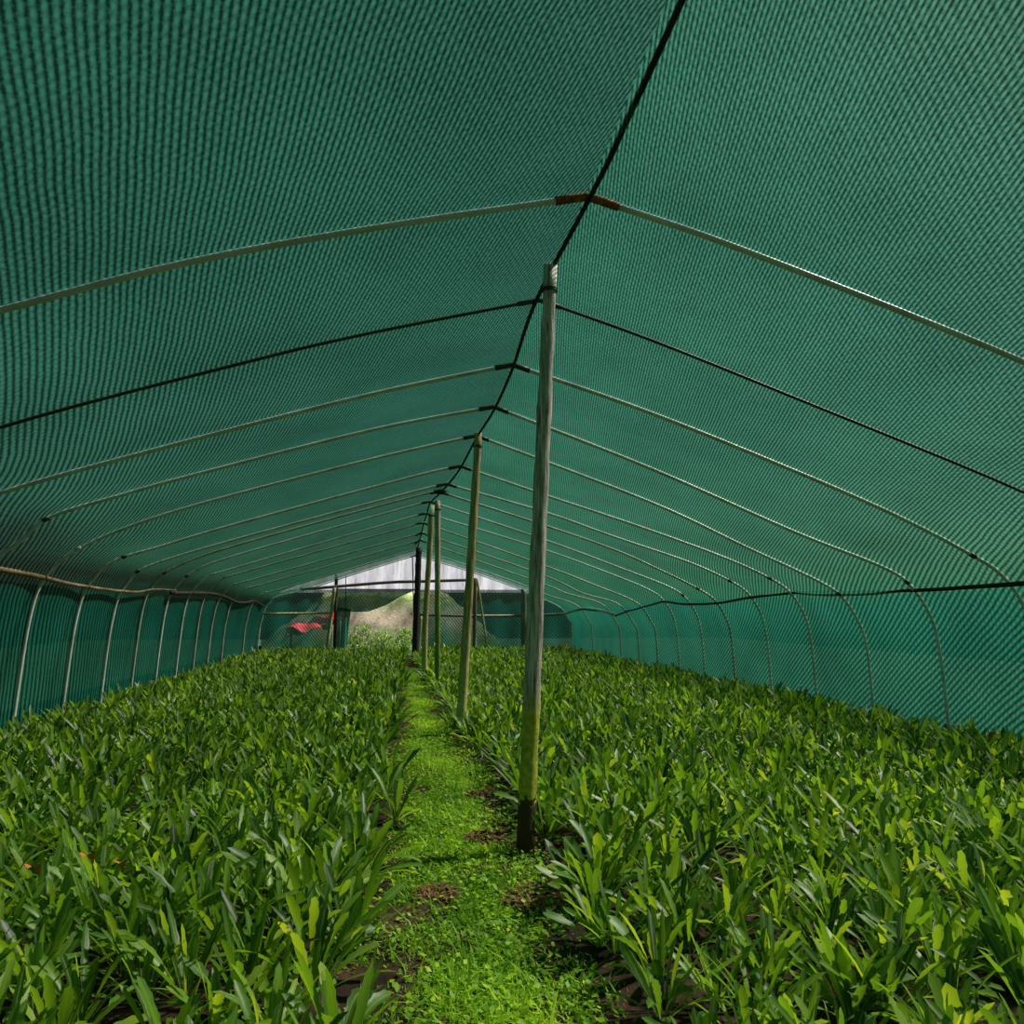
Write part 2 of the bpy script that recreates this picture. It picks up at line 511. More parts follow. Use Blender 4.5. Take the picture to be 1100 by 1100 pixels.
# ------------------------------------------------------------------ shade net (continuous fabric seamed at the side poles)
def net_rows():
    Ys, rows = [], []
    NL = 34
    segs = []
    first = GRID[0]
    pre = []
    for yy in (-1.2, 0.0, 1.1, 2.2):
        dz = 0.012 * (3.27 - yy)
        pre.append((yy, [Vector((p.x, yy, p.z + (dz if p.z > 1.4 else 0))) for p in first[0]], [Vector((p.x, yy, p.z + (dz if p.z > 1.4 else 0))) for p in first[1]]))
    allr = pre + [(HOOPS[i][0], g[0], g[1]) for i, g in enumerate(GRID)]
    for q in range(len(allr) - 1):
        y0, l0, r0 = allr[q]
        y1, l1, r1 = allr[q + 1]
        for k in range(4):
            t = k / 4
            sag = 0.022 * sin(pi * t)
            row = [a.lerp(b, t) for a, b in zip(l0, l1)] + [a.lerp(b, t) for a, b in zip(r0, r1)][1:]
            rows.append((y0 + (y1 - y0) * t, row, sag))
    rows.append((allr[-1][0] + 0.03, [v + Vector((0, 0.03, 0)) for v in allr[-1][1] + allr[-1][2][1:]], 0))
    out = []
    for y, row, sag in rows:
        n = len(row)
        nrow = []
        for i, p in enumerate(row):
            t = row[min(i + 1, n - 1)] - row[max(i - 1, 0)]
            nn = Vector((-t.z, 0, t.x)).normalized()
            nrow.append(p + nn * (0.024 - sag))
        out.append((y, nrow))
    return out


def k_slope(s_frac, side):
    """how much a knit rib leans along the tunnel per metre of arc, 0 at the foot .. 1 at the ridge"""
    xs = [0, 0.25, 0.35, 0.5, 0.75, 1.0]
    ks = [0.05, 0.1, 0.9, 2.0, 2.9, 4.0] if side == 0 else [1.3, 1.4, 1.8, 2.8, 3.6, 5.0]
    return float(np.interp(s_frac, xs, ks))


rows = net_rows()
nc = len(rows[0][1])
mid = nc // 2
ref = rows[16][1]
# arc and lean per column measured on one row, so the knit runs unbroken along the tunnel
Kc, Sc = [0.0] * nc, [0.0] * nc
for side in (0, 1):
    idx = list(range(0, mid + 1)) if side == 0 else list(range(nc - 1, mid - 1, -1))
    s = 0
    kk = 0
    tot = sum((ref[idx[i]] - ref[idx[i - 1]]).length for i in range(1, len(idx)))
    for q in range(1, len(idx)):
        d = (ref[idx[q]] - ref[idx[q - 1]]).length
        s += d
        kk += d * k_slope(s / tot, side)
        if side == 1 and idx[q] == mid:
            break
        Kc[idx[q]] = kk
        Sc[idx[q]] = s
cL = next(i for i in range(nc) if ref[i].z > EYE + 0.12)
cR = next(i for i in range(nc - 1, 0, -1) if ref[i].z > EYE + 0.12)


def net_part(name, c0, c1, label):
    V, Fc, A = [], [], []
    w = c1 - c0 + 1
    for y, row in rows:
        for c in range(c0, c1 + 1):
            p = row[c]
            V.append(p)
            A.append((13.0 * (y + Kc[c]), Sc[c], y))
    for r in range(len(rows) - 1):
        for c in range(w - 1):
            a = r * w + c
            Fc.append((a, a + 1, a + w + 1, a + w))
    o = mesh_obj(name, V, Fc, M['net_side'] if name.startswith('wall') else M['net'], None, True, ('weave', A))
    return tag(o, label, None, None, 'structure')


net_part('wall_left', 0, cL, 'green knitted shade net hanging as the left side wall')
net_part('ceiling', cL, mid, 'green knitted shade net roof pitched over the hoops')
# join the right roof slope onto the same ceiling object
ceil = bpy.data.objects['ceiling']
right = net_part('ceiling_right_slope', mid, cR, 'green shade net, right roof slope')
V = [tuple(v.co) for v in ceil.data.vertices] + [tuple(v.co) for v in right.data.vertices]
n0 = len(ceil.data.vertices)
Fc = [tuple(p.vertices) for p in ceil.data.polygons] + [tuple(v + n0 for v in p.vertices) for p in right.data.polygons]
A = [tuple(d.vector) for d in ceil.data.attributes['weave'].data]
# right slope ridge column needs its own lean value
Ar = [tuple(d.vector) for d in right.data.attributes['weave'].data]
wR = cR - mid + 1
kk_ridge = Kc[mid + 1] + (ref[mid] - ref[mid + 1]).length * 5.0
s_ridge = Sc[mid + 1] + (ref[mid] - ref[mid + 1]).length
Ar = [((13.0 * (a[2] + kk_ridge), s_ridge, a[2]) if i % wR == 0 else a) for i, a in enumerate(Ar)]
bpy.data.objects.remove(right, do_unlink=True)
bpy.data.objects.remove(ceil, do_unlink=True)
tag(mesh_obj('ceiling', V, Fc, M['net'], None, True, ('weave', A + Ar)), 'green knitted shade net roof pitched over the steel hoops', None, None, 'structure')
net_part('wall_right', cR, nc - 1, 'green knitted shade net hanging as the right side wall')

# ------------------------------------------------------------------ floor
def floor_material():
    m, nt, out = new_mat('soil_and_outside_grass')
    tc = N(nt, 'ShaderNodeTexCoord')
    f = noise(nt, 7, 8, 0.6, tc.outputs['Object'])
    soil = ramp(nt, f, [(0.3, (0.012, 0.008, 0.006)), (0.5, (0.045, 0.026, 0.019)), (0.72, (0.12, 0.06, 0.042))])
    grass = ramp(nt, noise(nt, 20, 5, 0.7, tc.outputs['Object']), [(0.3, (0.003, 0.010, 0.004)), (0.7, (0.012, 0.038, 0.012))])
    sep = N(nt, 'ShaderNodeSeparateXYZ')
    nt.links.new(tc.outputs['Object'], sep.inputs[0])
    ax = math_n(nt, 'ABSOLUTE', math_n(nt, 'SUBTRACT', sep.outputs[0], 0.5))
    o1 = math_n(nt, 'GREATER_THAN', ax, 4.25)
    o2 = math_n(nt, 'GREATER_THAN', sep.outputs[1], 20.8)
    mx = N(nt, 'ShaderNodeMix', data_type='RGBA')
    nt.links.new(math_n(nt, 'MAXIMUM', o1, o2), mx.inputs[0])
    nt.links.new(soil, mx.inputs[6])
    nt.links.new(grass, mx.inputs[7])
    p = N(nt, 'ShaderNodeBsdfPrincipled')
    nt.links.new(mx.outputs[2], p.inputs['Base Color'])
    p.inputs['Roughness'].default_value = 0.95
    p.inputs['Specular IOR Level'].default_value = 0.15
    b = N(nt, 'ShaderNodeBump')
    b.inputs['Strength'].default_value = 1.0
    b.inputs['Distance'].default_value = 0.01
    nt.links.new(noise(nt, 40, 3, 0.6, tc.outputs['Object']), b.inputs['Height'])
    nt.links.new(b.outputs[0], p.inputs['Normal'])
    nt.links.new(p.outputs[0], out.inputs[0])
    return m


M['floor'] = floor_material()
V, Fc = [], []
nx, ny = 120, 170
X0, X1, Y0, Y1 = -12, 13, -3, 32
for j in range(ny + 1):
    for i in range(nx + 1):
        x = X0 + (X1 - X0) * i / nx
        y = Y0 + (Y1 - Y0) * j / ny
        z = 0.014 * sin(x * 7.1 + y * 3.3) * sin(y * 5.7 - x * 2.1) + 0.01 * sin(x * 17 + 3 * sin(y * 9))
        pc = 0.28 + (0.0 if y < 8 else -0.01 * (y - 8))
        z -= 0.03 * math.exp(-((x - pc) / 0.28) ** 2)
        V.append((x, y, z - 0.01))
for j in range(ny):
    for i in range(nx):
        a = j * (nx + 1) + i
        Fc.append((a, a + 1, a + nx + 2, a + nx + 1))
tag(mesh_obj('floor', V, Fc, M['floor']), 'dark brown soil ground under the plants', None, None, 'structure')

# ------------------------------------------------------------------ ridge and side poles
rp = [(0.83, -1.0, 1.90), (0.80, 0.8, 1.87)]
rp = [Vector((x, y, z + EYE - 0.02)) for x, y, z in rp]
rp.append(at(675, 128, 2.72))
for i, h in enumerate(HOOPS):
    rp.append(Vector((h[1][0] - (0.03 if i == 1 else 0.0), h[0], h[1][1] + EYE - 0.028)))
V, Fc = tube(catmull(rp, 5), 0.012, 8)
tag(mesh_obj('ridge_pole', V, Fc, M['black']), 'thin black ridge pole running under the roof peak from front to back', 'pole')


def pole_px(name, pts, r, mat, label, cat, sides=9, wob=0.05, per=5, group=None, seed=1):
    P = catmull([at(*p) for p in pts], per)
    V, Fc = tube(P, r, sides, True, wob, seed)
    b = P[0].copy()
    o = mesh_obj(name, rel(V, b), Fc, mat, None, True, None, b)
    return tag(o, label, cat, group)


def wall_pts(pts, side):
    """points seen in the photograph, laid against the legs on one side"""
    out = []
    for px, py in pts:
        lo, hi = 1.2, 20.6
        for _ in range(40):
            m_ = (lo + hi) / 2
            x = at(px, py, m_).x
            xw = (-3.225 + drift(m_)) if side < 0 else (4.38 + drift(m_))
            if side < 0:
                if x < xw: hi = m_
                else: lo = m_
            else:
                if x > xw: hi = m_
                else: lo = m_
        out.append((px, py, (lo + hi) / 2))
    return out


lw = wall_pts([(-60, 604), (0, 611.5), (40, 619), (85, 629), (143, 636), (165, 633), (189, 634)], -1)
pole_px('side_pole', lw, [0.026 - 0.0006 * i for i in range(31)], M['batten'], 'brown wooden side pole tied along the left net wall, near the camera', 'pole')
lw2 = wall_pts([(184, 637), (205, 637), (225, 637.5), (240, 640.5), (255, 647), (266, 647), (273, 645.5), (283, 651)], -1)
pole_px('side_pole', lw2, 0.026, M['dark_wood'], 'dark crooked side pole along the far end of the left net wall', 'pole')
rw = wall_pts([(1160, 622), (1100, 626.5), (1050, 630), (985, 634), (900, 635.5), (870, 635)], 1)
pole_px('side_pole', rw, [0.022 - 0.0003 * i for i in range(26)], M['dark_wood'], 'thick black side pole along the right net wall, near the camera', 'pole')
rw2 = wall_pts([(905, 634), (855, 636.5), (805, 642), (770, 648), (735, 649), (712, 646.5), (690, 651), (661, 661.5)], 1)
pole_px('side_pole', rw2, 0.017, M['dark_wood'], 'thin dark sagging side pole in the middle of the right net wall', 'pole')
rw3 = wall_pts([(660, 660), (640, 654.5), (625, 653.5), (605, 660)], 1)
pole_px('side_pole', rw3, 0.03, M['pipe_brown'], 'crooked brown side pole at the far end of the right net wall', 'pole')


# ------------------------------------------------------------------ posts down the middle
def post(top, bot, Y, r0, r1, mat, label, tie=True, bend=None, wob=0.10, seed=3, tdy=0.0):
    T = at(*top, Y)
    B = at(*bot, Y)
    # carry the foot down into the soil
    d = (B - T)
    k = (-0.04 - T.z) / d.z
    B = T + d * k
    P = []
    n = 26
    for i in range(n + 1):
        t = i / n
        p = B.lerp(T, t)
        if bend:
            p.x += bend * sin(t * pi * 2) * 0.6 + bend * sin(t * pi)
        P.append(p)
    rads = [r0 + (r1 - r0) * i / n + 0.0025 * sin(i * 1.9 + seed) for i in range(n + 1)]
    V, Fc = tube(P, rads, 16, True, wob, seed)
    e = empty('support_post', Vector((B.x, B.y, 0)), label, 'post', 'timber posts holding up the ridge')
    base = Vector((B.x, B.y, 0))
    mesh_obj('shaft', rel(V, base), Fc, mat, e)
    if tie:
        a = P[-2]
        for dz in (0.0, 0.012):
            ring = [a + Vector((cos(q) * (r1 + 0.004), sin(q) * (r1 + 0.004), dz - 0.03)) for q in np.linspace(0, 2 * pi, 17)]
            if dz == 0.0:
                VV, FF = tube(ring, 0.004, 6, False)
            else:
                v2, f2 = tube(ring, 0.004, 6, False)
                n_ = len(VV)
                VV += v2
                FF += [tuple(x + n_ for x in f) for f in f2]
        tag(mesh_obj('rope_tie', rel(VV, base), FF, M['black'], e), 'black rope lashing')
    return e, base, P


post((591.5, 285), (566, 870), 3.86, 0.044, 0.034, M['post_main'], 'tall weathered grey timber post nearest the camera, mossy yellow-green near its foot', wob=0.08)
post((514, 465), (497.5, 738), 7.40, 0.046, 0.034, M['post_tan'], 'tan bamboo post, second from the camera, beside the grass path', seed=5)
post((470, 538), (470, 712), 11.5, 0.038, 0.042, M['post_green'], 'slim grey post with green mossy lower half, third from the camera', seed=7)
post((463.5, 543), (457.5, 702), 13.0, 0.045, 0.045, M['post_tan'], 'crooked brown and pale post, just left of the slim mossy post', bend=-0.02, seed=9)
post((450, 588), (446, 697), 17.6, 0.075, 0.065, M['dark_wood'], 'near black post at the far end of the path under the gable', seed=11)
# knot of rope where the ridge is tied over the third post
kb = at(476, 524, 10.6)
V, Fc = [], []
for q in range(7):
    c = kb + Vector((rng.uniform(-0.06, 0.06), rng.uniform(-0.05, 0.05), rng.uniform(-0.04, 0.03)))
    a0 = rng.uniform(0, pi)
    ring = [c + Vector((cos(t) * 0.07 * cos(a0), cos(t) * 0.07 * sin(a0), sin(t) * 0.045)) for t in np.linspace(0, 2 * pi, 15)]
    v2, f2 = tube(ring, 0.014, 6, False)
    n_ = len(V)
    V += v2
    Fc += [tuple(x + n_ for x in f) for f in f2]
tag(mesh_obj('rope_knot', rel(V, kb), Fc, M['black'], None, True, None, kb), 'bundle of black rope knotted around the ridge above the slim mossy post', 'rope')

# ------------------------------------------------------------------ far end wall
YE = 20.75


def panel(name, outline_top, outline_bot, n, Y, mat, parent=None, wave=0.02, freq=9, thick=0.0):
    """cloth panel between two photographed edges, rippled in depth"""
    V, Fc, A = [], [], []
    m_ = 10
    T = resample([at(*p, Y) for p in outline_top], n)
    B = resample([at(*p, Y) for p in outline_bot], n)
    for i in range(n):
        for j in range(m_ + 1):
            t = j / m_
            p = T[i].lerp(B[i], t)
            p.y += wave * sin(p.x * freq + 1.3 * t) * (0.3 + 0.7 * t)
            V.append(p)
            A.append((13.0 * (p.x + 0.8 * p.z), p.z, p.x))
    for i in range(n - 1):
        for j in range(m_):
            a = i * (m_ + 1) + j
            Fc.append((a, a + 1, a + m_ + 2, a + m_ + 1))
    return mesh_obj(name, V, Fc, mat, parent, True, ('weave', A))


# two net panels beside the opening form the back wall
pl = panel('wall_back', [(281, 650), (292, 641), (312, 633.5), (357, 633.5)], [(280, 704), (357, 704)], 30, YE, M['net_back'])
pr = panel('wall_back_right', [(448, 633.5), (562, 633.5), (603, 650), (624, 656)], [(448, 704), (624, 704)], 50, YE, M['net_back'])
V = [tuple(v.co) for v in pl.data.vertices] + [tuple(v.co) for v in pr.data.vertices]
n0 = len(pl.data.vertices)
Fc = [tuple(p.vertices) for p in pl.data.polygons] + [tuple(v + n0 for v in p.vertices) for p in pr.data.polygons]
A = [tuple(d.vector) for d in pl.data.attributes['weave'].data] + [tuple(d.vector) for d in pr.data.attributes['weave'].data]
bpy.data.objects.remove(pl, do_unlink=True)
bpy.data.objects.remove(pr, do_unlink=True)
tag(mesh_obj('wall_back', V, Fc, M['net_back'], None, True, ('weave', A)), 'thin green net closing the far end on both sides of the opening', None, None, 'structure')

o = panel('gable_sheet', [(300, 636), (331, 624), (390, 606), (446, 590), (502, 606), (560, 626), (578, 636)], [(300, 636.5), (578, 636.5)], 60, YE + 0.05, M['sheet'], None, 0.012, 14)
tag(o, 'cloudy white plastic sheet filling the gable at the far end', 'plastic sheet')
o = panel('net_swag', [(357, 632), (400, 632.5), (447, 632.5)], [(357, 656), (380, 657.5), (396, 657), (415, 650), (430, 641), (447, 633.5)], 30, YE - 0.05, M['net_dark'], None, 0.02, 16)
tag(o, 'dark green net swag drooping across the top of the far opening', 'net')
o = panel('net_curtain', [(360, 652), (377, 654)], [(361, 703), (372, 703)], 30, YE - 0.09, M['net_dark'], None, 0.05, 46)
tag(o, 'dark green net gathered into a hanging curtain left of the far opening', 'net')

pole_px('end_beam', [(322, 632.5, YE - 0.2), (345, 631.5, YE - 0.2), (380, 628.5, YE - 0.2), (420, 625.5, YE - 0.2), (455, 624.5, YE - 0.2), (505, 623, YE - 0.2)], 0.04, M['grey_bark'], 'long grey wooden beam tied across the white gable at the far end', 'pole')
pole_px('end_rail', [(283, 659.5, YE - 0.12), (320, 659, YE - 0.12), (358, 658.5, YE - 0.12)], 0.028, M['bamboo'], 'pale bamboo rail across the left net panel of the far end', 'pole')
pole_px('end_rail', [(450, 660.5, YE - 0.12), (500, 661.5, YE - 0.12), (560, 661.5, YE - 0.12), (608, 659.5, YE - 0.12)], 0.036, M['grey_bark'], 'brown wooden rail across the right net panel of the far end', 'pole')


def end_post(a, b, Y, r, mat, label, name='end_post', group='poles of the far end wall'):
    T, B = at(*a, Y), at(*b, Y)
    d = B - T
    B = T + d * ((-0.03 - T.z) / d.z)
    P = [B.lerp(T, i / 12) for i in range(13)]
    V, Fc = tube(P, r, 10, True, 0.14, int(a[0]))
    base = Vector((B.x, B.y, 0))
    return tag(mesh_obj(name, rel(V, base), Fc, mat, None, True, None, base), label, 'pole', group)


end_post((359.5, 631), (351, 700), YE - 0.3, 0.045, M['bamboo'], 'pale bamboo pole leaning beside the left net panel of the far end')
end_post((361.5, 617), (359, 700), YE - 0.14, 0.042, M['dark_wood'], 'dark upright pole reaching the roof behind the pale leaning bamboo')
end_post((371.5, 617), (371, 700), YE - 0.02, 0.012, M['dark_wood'], 'thin dark stake against the gable, right of the leaning bamboo')
end_post((443, 597), (445.5, 700), YE - 0.14, 0.016, M['dark_wood'], 'thin dark stick beside the near black post')
end_post((452, 662), (449.5, 700), 18.2, 0.035, M['bamboo'], 'short pale bamboo stake right of the near black post')
end_post((510.5, 621), (509.5, 700), YE - 0.3, 0.05, M['tan_wood'], 'brown upright pole right of the tan bamboo post at the far end')
end_post((512.5, 622), (524, 700), YE - 0.42, 0.03, M['bamboo'], 'slim pale pole leaning to the right at the far end')
end_post((562.5, 633), (562.5, 700), YE - 0.14, 0.075, M['grey_bark'], 'thick grey corner post half hidden behind the tall nearest post')

# ------------------------------------------------------------------ outside: bank, shrubs, red tarpaulin
V, Fc = [], []
nx, ny = 90, 40
for j in range(ny + 1):
    for i in range(nx + 1):
        x = -4.4 + 7.2 * i / nx
        t = j / ny
        y = 23.4 + 6 * t
        prof = np.interp(y, [23.4, 24.0, 25.6, 25.9, 27.2, 29.4], [-0.05, 0.15, 1.30, 1.50, 1.60, 1.66]) * min(1, 0.1 + 4.0 * min(i, nx - i) / nx)
        z = prof + 0.09 * sin(x * 3.1 + y * 2) + 0.06 * sin(x * 7.7 - y * 5) + nr.uniform(-0.03, 0.03)
        V.append((x, y, z))
for j in range(ny):
    for i in range(nx):
        a = j * (nx + 1) + i
        Fc.append((a, a + 1, a + nx + 2, a + nx + 1))
tag(mesh_obj('bank', V, Fc, M['bank']), 'grassy stony bank rising outside the far opening', None, None, 'structure')

V, Fc = [], []
w, h_ = 22, 8
c0 = at(333, 671, 21.6)
for i in range(w + 1):
    for j in range(h_ + 1):
        u, v = i / w, j / h_
        V.append(Vector(((u - 0.5) * 1.25, 0.25 * v + 0.07 * sin(u * 9 + v * 4), 0.36 * (v - 0.5) + 0.32 * (u - 0.5) + 0.05 * sin(u * 13) - 0.12 * (1 - u) * v + 0.03 * sin(v * 9 + u * 20))))
for i in range(w):
    for j in range(h_):
        a = i * (h_ + 1) + j
        Fc.append((a, a + 1, a + h_ + 2, a + h_ + 1))
o = mesh_obj('tarpaulin', V, Fc, M['red_cloth'], None, True, None, c0)
sm = o.modifiers.new('thick', 'SOLIDIFY')
sm.thickness = 0.012
tag(o, 'crumpled red tarpaulin seen through the left net panel of the far end', 'tarpaulin')
# the stake rack it is thrown over
e = empty('wooden_rack', Vector((c0.x, c0.y + 0.12, 0)), 'low wooden rack outside the far net, under the red tarpaulin', 'rack')
base = e.location.copy()
for dx in (-0.5, 0.5):
    V, Fc = tube([Vector((dx, 0, -0.02)), Vector((dx * 0.98, 0, c0.z - 0.1 + 0.3 * dx))], 0.025, 8)
    mesh_obj('leg', V, Fc, M['tan_wood'], e)
V, Fc = tube([Vector((-0.6, 0, c0.z - 0.28)), Vector((0.6, 0, c0.z + 0.08))], 0.022, 8)
mesh_obj('rail', V, Fc, M['tan_wood'], e)


# ------------------------------------------------------------------ leaves
def leaf_np(L, W, seg, az, tilt, droop, base_r, fold, tint, serr=0.0, twist=0.0, r=None):
    """one leaf: rows of 3 verts, rising from the crown, arching outward. returns verts, attr"""
    r = r or rng
    vs, at_ = [], []
    x, z = base_r, 0.0
    ang = tilt
    dl = L / seg
    ca, sa = cos(az), sin(az)
    for k in range(seg + 1):
        t = k / seg
        if t < 0.22:
            w = W * (0.20 + 0.6 * t)
        else:
            tt = (t - 0.22) / 0.78
            w = W * (0.33 + 0.67 * sin(min(1, tt * 1.45) * pi / 2)) if tt < 0.69 else W * sqrt(max(0.0, 1 - ((tt - 0.69) / 0.31) ** 2)) * 1.0
        if serr and 0 < k < seg:
            w *= 1 + (serr if k % 2 else -serr)
        if k == seg:
            w = W * 0.05
        up = (sin(ang + pi / 2), cos(ang + pi / 2))
        nx_, nz_ = -cos(ang), sin(ang)  # upper side normal in the plane of the leaf
        ww = w * 0.5
        tw = twist * t
        for s_ in (-1, 0, 1):
            off = s_ * ww
            lift = abs(s_) * fold * ww
            px_ = x + nx_ * lift + nx_ * off * sin(tw)
            pz_ = z + nz_ * lift + nz_ * off * sin(tw)
            py_ = off * cos(tw)
            vs.append((ca * px_ - sa * py_, sa * px_ + ca * py_, pz_))
            at_.append((0.5 + 0.5 * s_, t, tint))
        x += sin(ang) * dl
        z += cos(ang) * dl
        ang += droop / seg
    return vs, at_


def build_plant(seed, nleaf, Lr, Wr, seg, serr=0.07, spread=(0.05, 0.95), big=False):
    r = random.Random(seed)
    V, A, Fc = [], [], []
    for i in range(nleaf):
        q = i / max(1, nleaf - 1)       # 0 inner, 1 outer
        az = i * 2.39996 + r.uniform(-0.4, 0.4)
        L = r.uniform(*Lr) * (0.85 + 0.25 * sin(q * pi))
        W = r.uniform(*Wr)
        tilt = spread[0] + (spread[1] - spread[0]) * q ** 1.2 + r.uniform(-0.12, 0.15)
        droop = r.uniform(0.1, 0.5) + 0.75 * q * r.random()
        if r.random() < 0.12:
            droop += 0.8
        tint = min(1.0, r.betavariate(2.2, 2.0))
        if r.random() < 0.025:
            tint = 1.0
        vs, at_ = leaf_np(L, W, seg, az, tilt, droop, 0.012 + 0.01 * q, r.uniform(0.15, 0.5), tint, serr, r.uniform(-0.9, 0.9))
        b = len(V)
        V += vs
        A += at_
        for k in range(seg):
            for s_ in (0, 1):
                a = b + k * 3 + s_
                Fc.append((a, a + 1, a + 4, a + 3))
    return np.array(V, dtype=np.float32), np.array(A, dtype=np.float32), np.array(Fc, dtype=np.int32)


protos = [build_plant(100 + i, rng.randint(17, 23), (0.17, 0.29), (0.019, 0.033), 12, 0.13) for i in range(14)]
protos_broad = [build_plant(200 + i, rng.randint(11, 14), (0.16, 0.25), (0.030, 0.048), 10, 0.1) for i in range(5)]
protos_mid = [build_plant(300 + i, 16, (0.17, 0.29), (0.021, 0.036), 6, 0.1) for i in range(12)]
protos_far = [build_plant(400 + i, 13, (0.17, 0.29), (0.026, 0.043), 4, 0.0) for i in range(12)]


def np_mesh(name, V, A, Fc, mat, attr='leaf'):
    me = bpy.data.meshes.new(name)
    nf = len(Fc)
    k = Fc.shape[1]
    me.vertices.add(len(V))
    me.vertices.foreach_set('co', np.ascontiguousarray(V, dtype=np.float32).ravel())
    me.loops.add(nf * k)
    me.loops.foreach_set('vertex_index', np.ascontiguousarray(Fc, dtype=np.int32).ravel())
    me.polygons.add(nf)
    me.polygons.foreach_set('loop_start', np.arange(0, nf * k, k, dtype=np.int32))
    me.polygons.foreach_set('use_smooth', np.ones(nf, dtype=bool))
    a = me.attributes.new(attr, 'FLOAT_VECTOR', 'POINT')
    a.data.foreach_set('vector', np.ascontiguousarray(A, dtype=np.float32).ravel())
    me.materials.append(mat)
    me.update(calc_edges=True)
    me.validate()
    return me


def path_edges(y):
    l = -0.05 + 0.05 * sin(y * 1.7) + 0.03 * sin(y * 4.3)
    rr_ = 0.03 * sin(y * 1.3 + 1) + 0.02 * sin(y * 3.9) + float(np.interp(y, [4, 7.4, 11, 15, 17], [0.62, 0.44, 0.34, 0.24, 0.12]))
    return l, max(rr_, l + 0.08)


def vnoise(x, y):
    return sin(x * 1.9 + 1.1 * sin(y * 1.3)) * sin(y * 1.6 + 0.9 * sin(x * 2.2))


gaps = [(ground_at(px, py + 18), rad) for px, py, rad in ((148, 880, 0.13), (180, 895, 0.11), (275, 915, 0.10), (28, 915, 0.10), (105, 855, 0.12), (395, 880, 0.10), (690, 905, 0.12), (960, 880, 0.13), (770, 855, 0.12), (470, 745, 0.1))]
spots = []
sp = 0.172
j = 0
y = 1.25
while y < 20.45:
    row_sp = sp * (1.0 if y < 12 else 1.12)
    x = -3.36 + drift(y)
    while x < 4.5 + drift(y):
        xx = x + rng.uniform(-0.07, 0.07) + (0.09 if j % 2 else 0)
        yy = y + rng.uniform(-0.07, 0.07)
        x += row_sp
        l, r_ = path_edges(yy)
        if l - 0.06 < xx < r_ + 0.05:
            continue
        if xx < -3.3 + drift(yy) or xx > 4.47 + drift(yy):
            continue
        if any((Vector((xx, yy, 0)) - g).length < rad for g, rad in gaps):
            continue
        if rng.random() < 0.03:
            continue
        # keep the foot of the posts free
        if (xx - 0.57) ** 2 + (yy - 3.86) ** 2 < 0.012:
            continue
        spots.append((xx, yy))
    y += row_sp
    j += 1


def in_view(x, y, z=0.2):
    d = np.array([x, y, z - EYE])
    f = d @ _F
    if f < 0.3:
        return None
    px, py = 550 + F_PX * (d @ _R) / f, 550 - F_PX * (d @ _U) / f
    if -10 < px < 1110 and py < 1110:
        return f
    return None


info = []
for x, y in spots:
    f = in_view(x, y)
    info.append((f if f else 1e9, x, y))
info.sort()
near = info[:299]
far_spot = ground_at(1062, 791, 0.27)
fb = min(info[299:], key=lambda q: (q[1] - far_spot.x) ** 2 + (q[2] - far_spot.y) ** 2)
near.append(fb)
rest = [(x, y) for f, x, y in info[299:] if y > 1.2 and (x, y) != (fb[1], fb[2])]

near_mesh = [np_mesh('leafy_plant', *p, M['leaf']) for p in protos]
broad_mesh = [np_mesh('leafy_plant', *p, M['leaf']) for p in protos_broad]


def zone(x, y):
    l, r_ = path_edges(y)
    left = x < 0.3
    bed = 'left' if left else 'right'
    dpath = (l - x) if left else (x - r_)
    if dpath < 0.28:
        a = 'edging the %s bed against the grass path' % bed
    elif dpath < 1.1:
        a = 'inside the %s bed near the grass path' % bed
    else:
        a = 'in the %s bed far from the path' % bed
    if y < 2.5:
        b = 'frontmost rows'
    elif y < 3.3:
        b = 'just behind the front'
    elif y < 4.1:
        b = 'level with tall grey post'
    else:
        b = 'just past tall grey post'
    return a, b


def scale_at(x, y):
    s = 0.95 + 0.13 * vnoise(x, y) + rng.uniform(-0.12, 0.12)
    l, r_ = path_edges(y)
    if abs(x - l) < 0.18 or abs(x - r_) < 0.18:
        s *= 1.05
    return s


# plants singled out by something the photo shows on them
special = {}
for px, py, lab, what in ((42, 930, 'leafy plant with an orange withered leaf, nearest the left edge of the photo', 'orange withered leaf'),
                          (100, 918, 'leafy plant with a small yellowish dying leaf, right of the one with the orange leaf', 'yellow dying leaf'),
                          (132, 925, 'leafy plant with a yellow curled leaf, in front of the left bed bare soil', 'yellow curled leaf'),
                          (1062, 791, 'leafy plant with a yellow withered leaf beside the right net wall', 'yellow withered leaf')):
    g = ground_at(px, py, 0.27)
    best = min(range(len(near)), key=lambda q: (near[q][1] - g.x) ** 2 + (near[q][2] - g.y) ** 2)
    while best in special:
        best += 1
    special[best] = (lab, what, g, px, py)

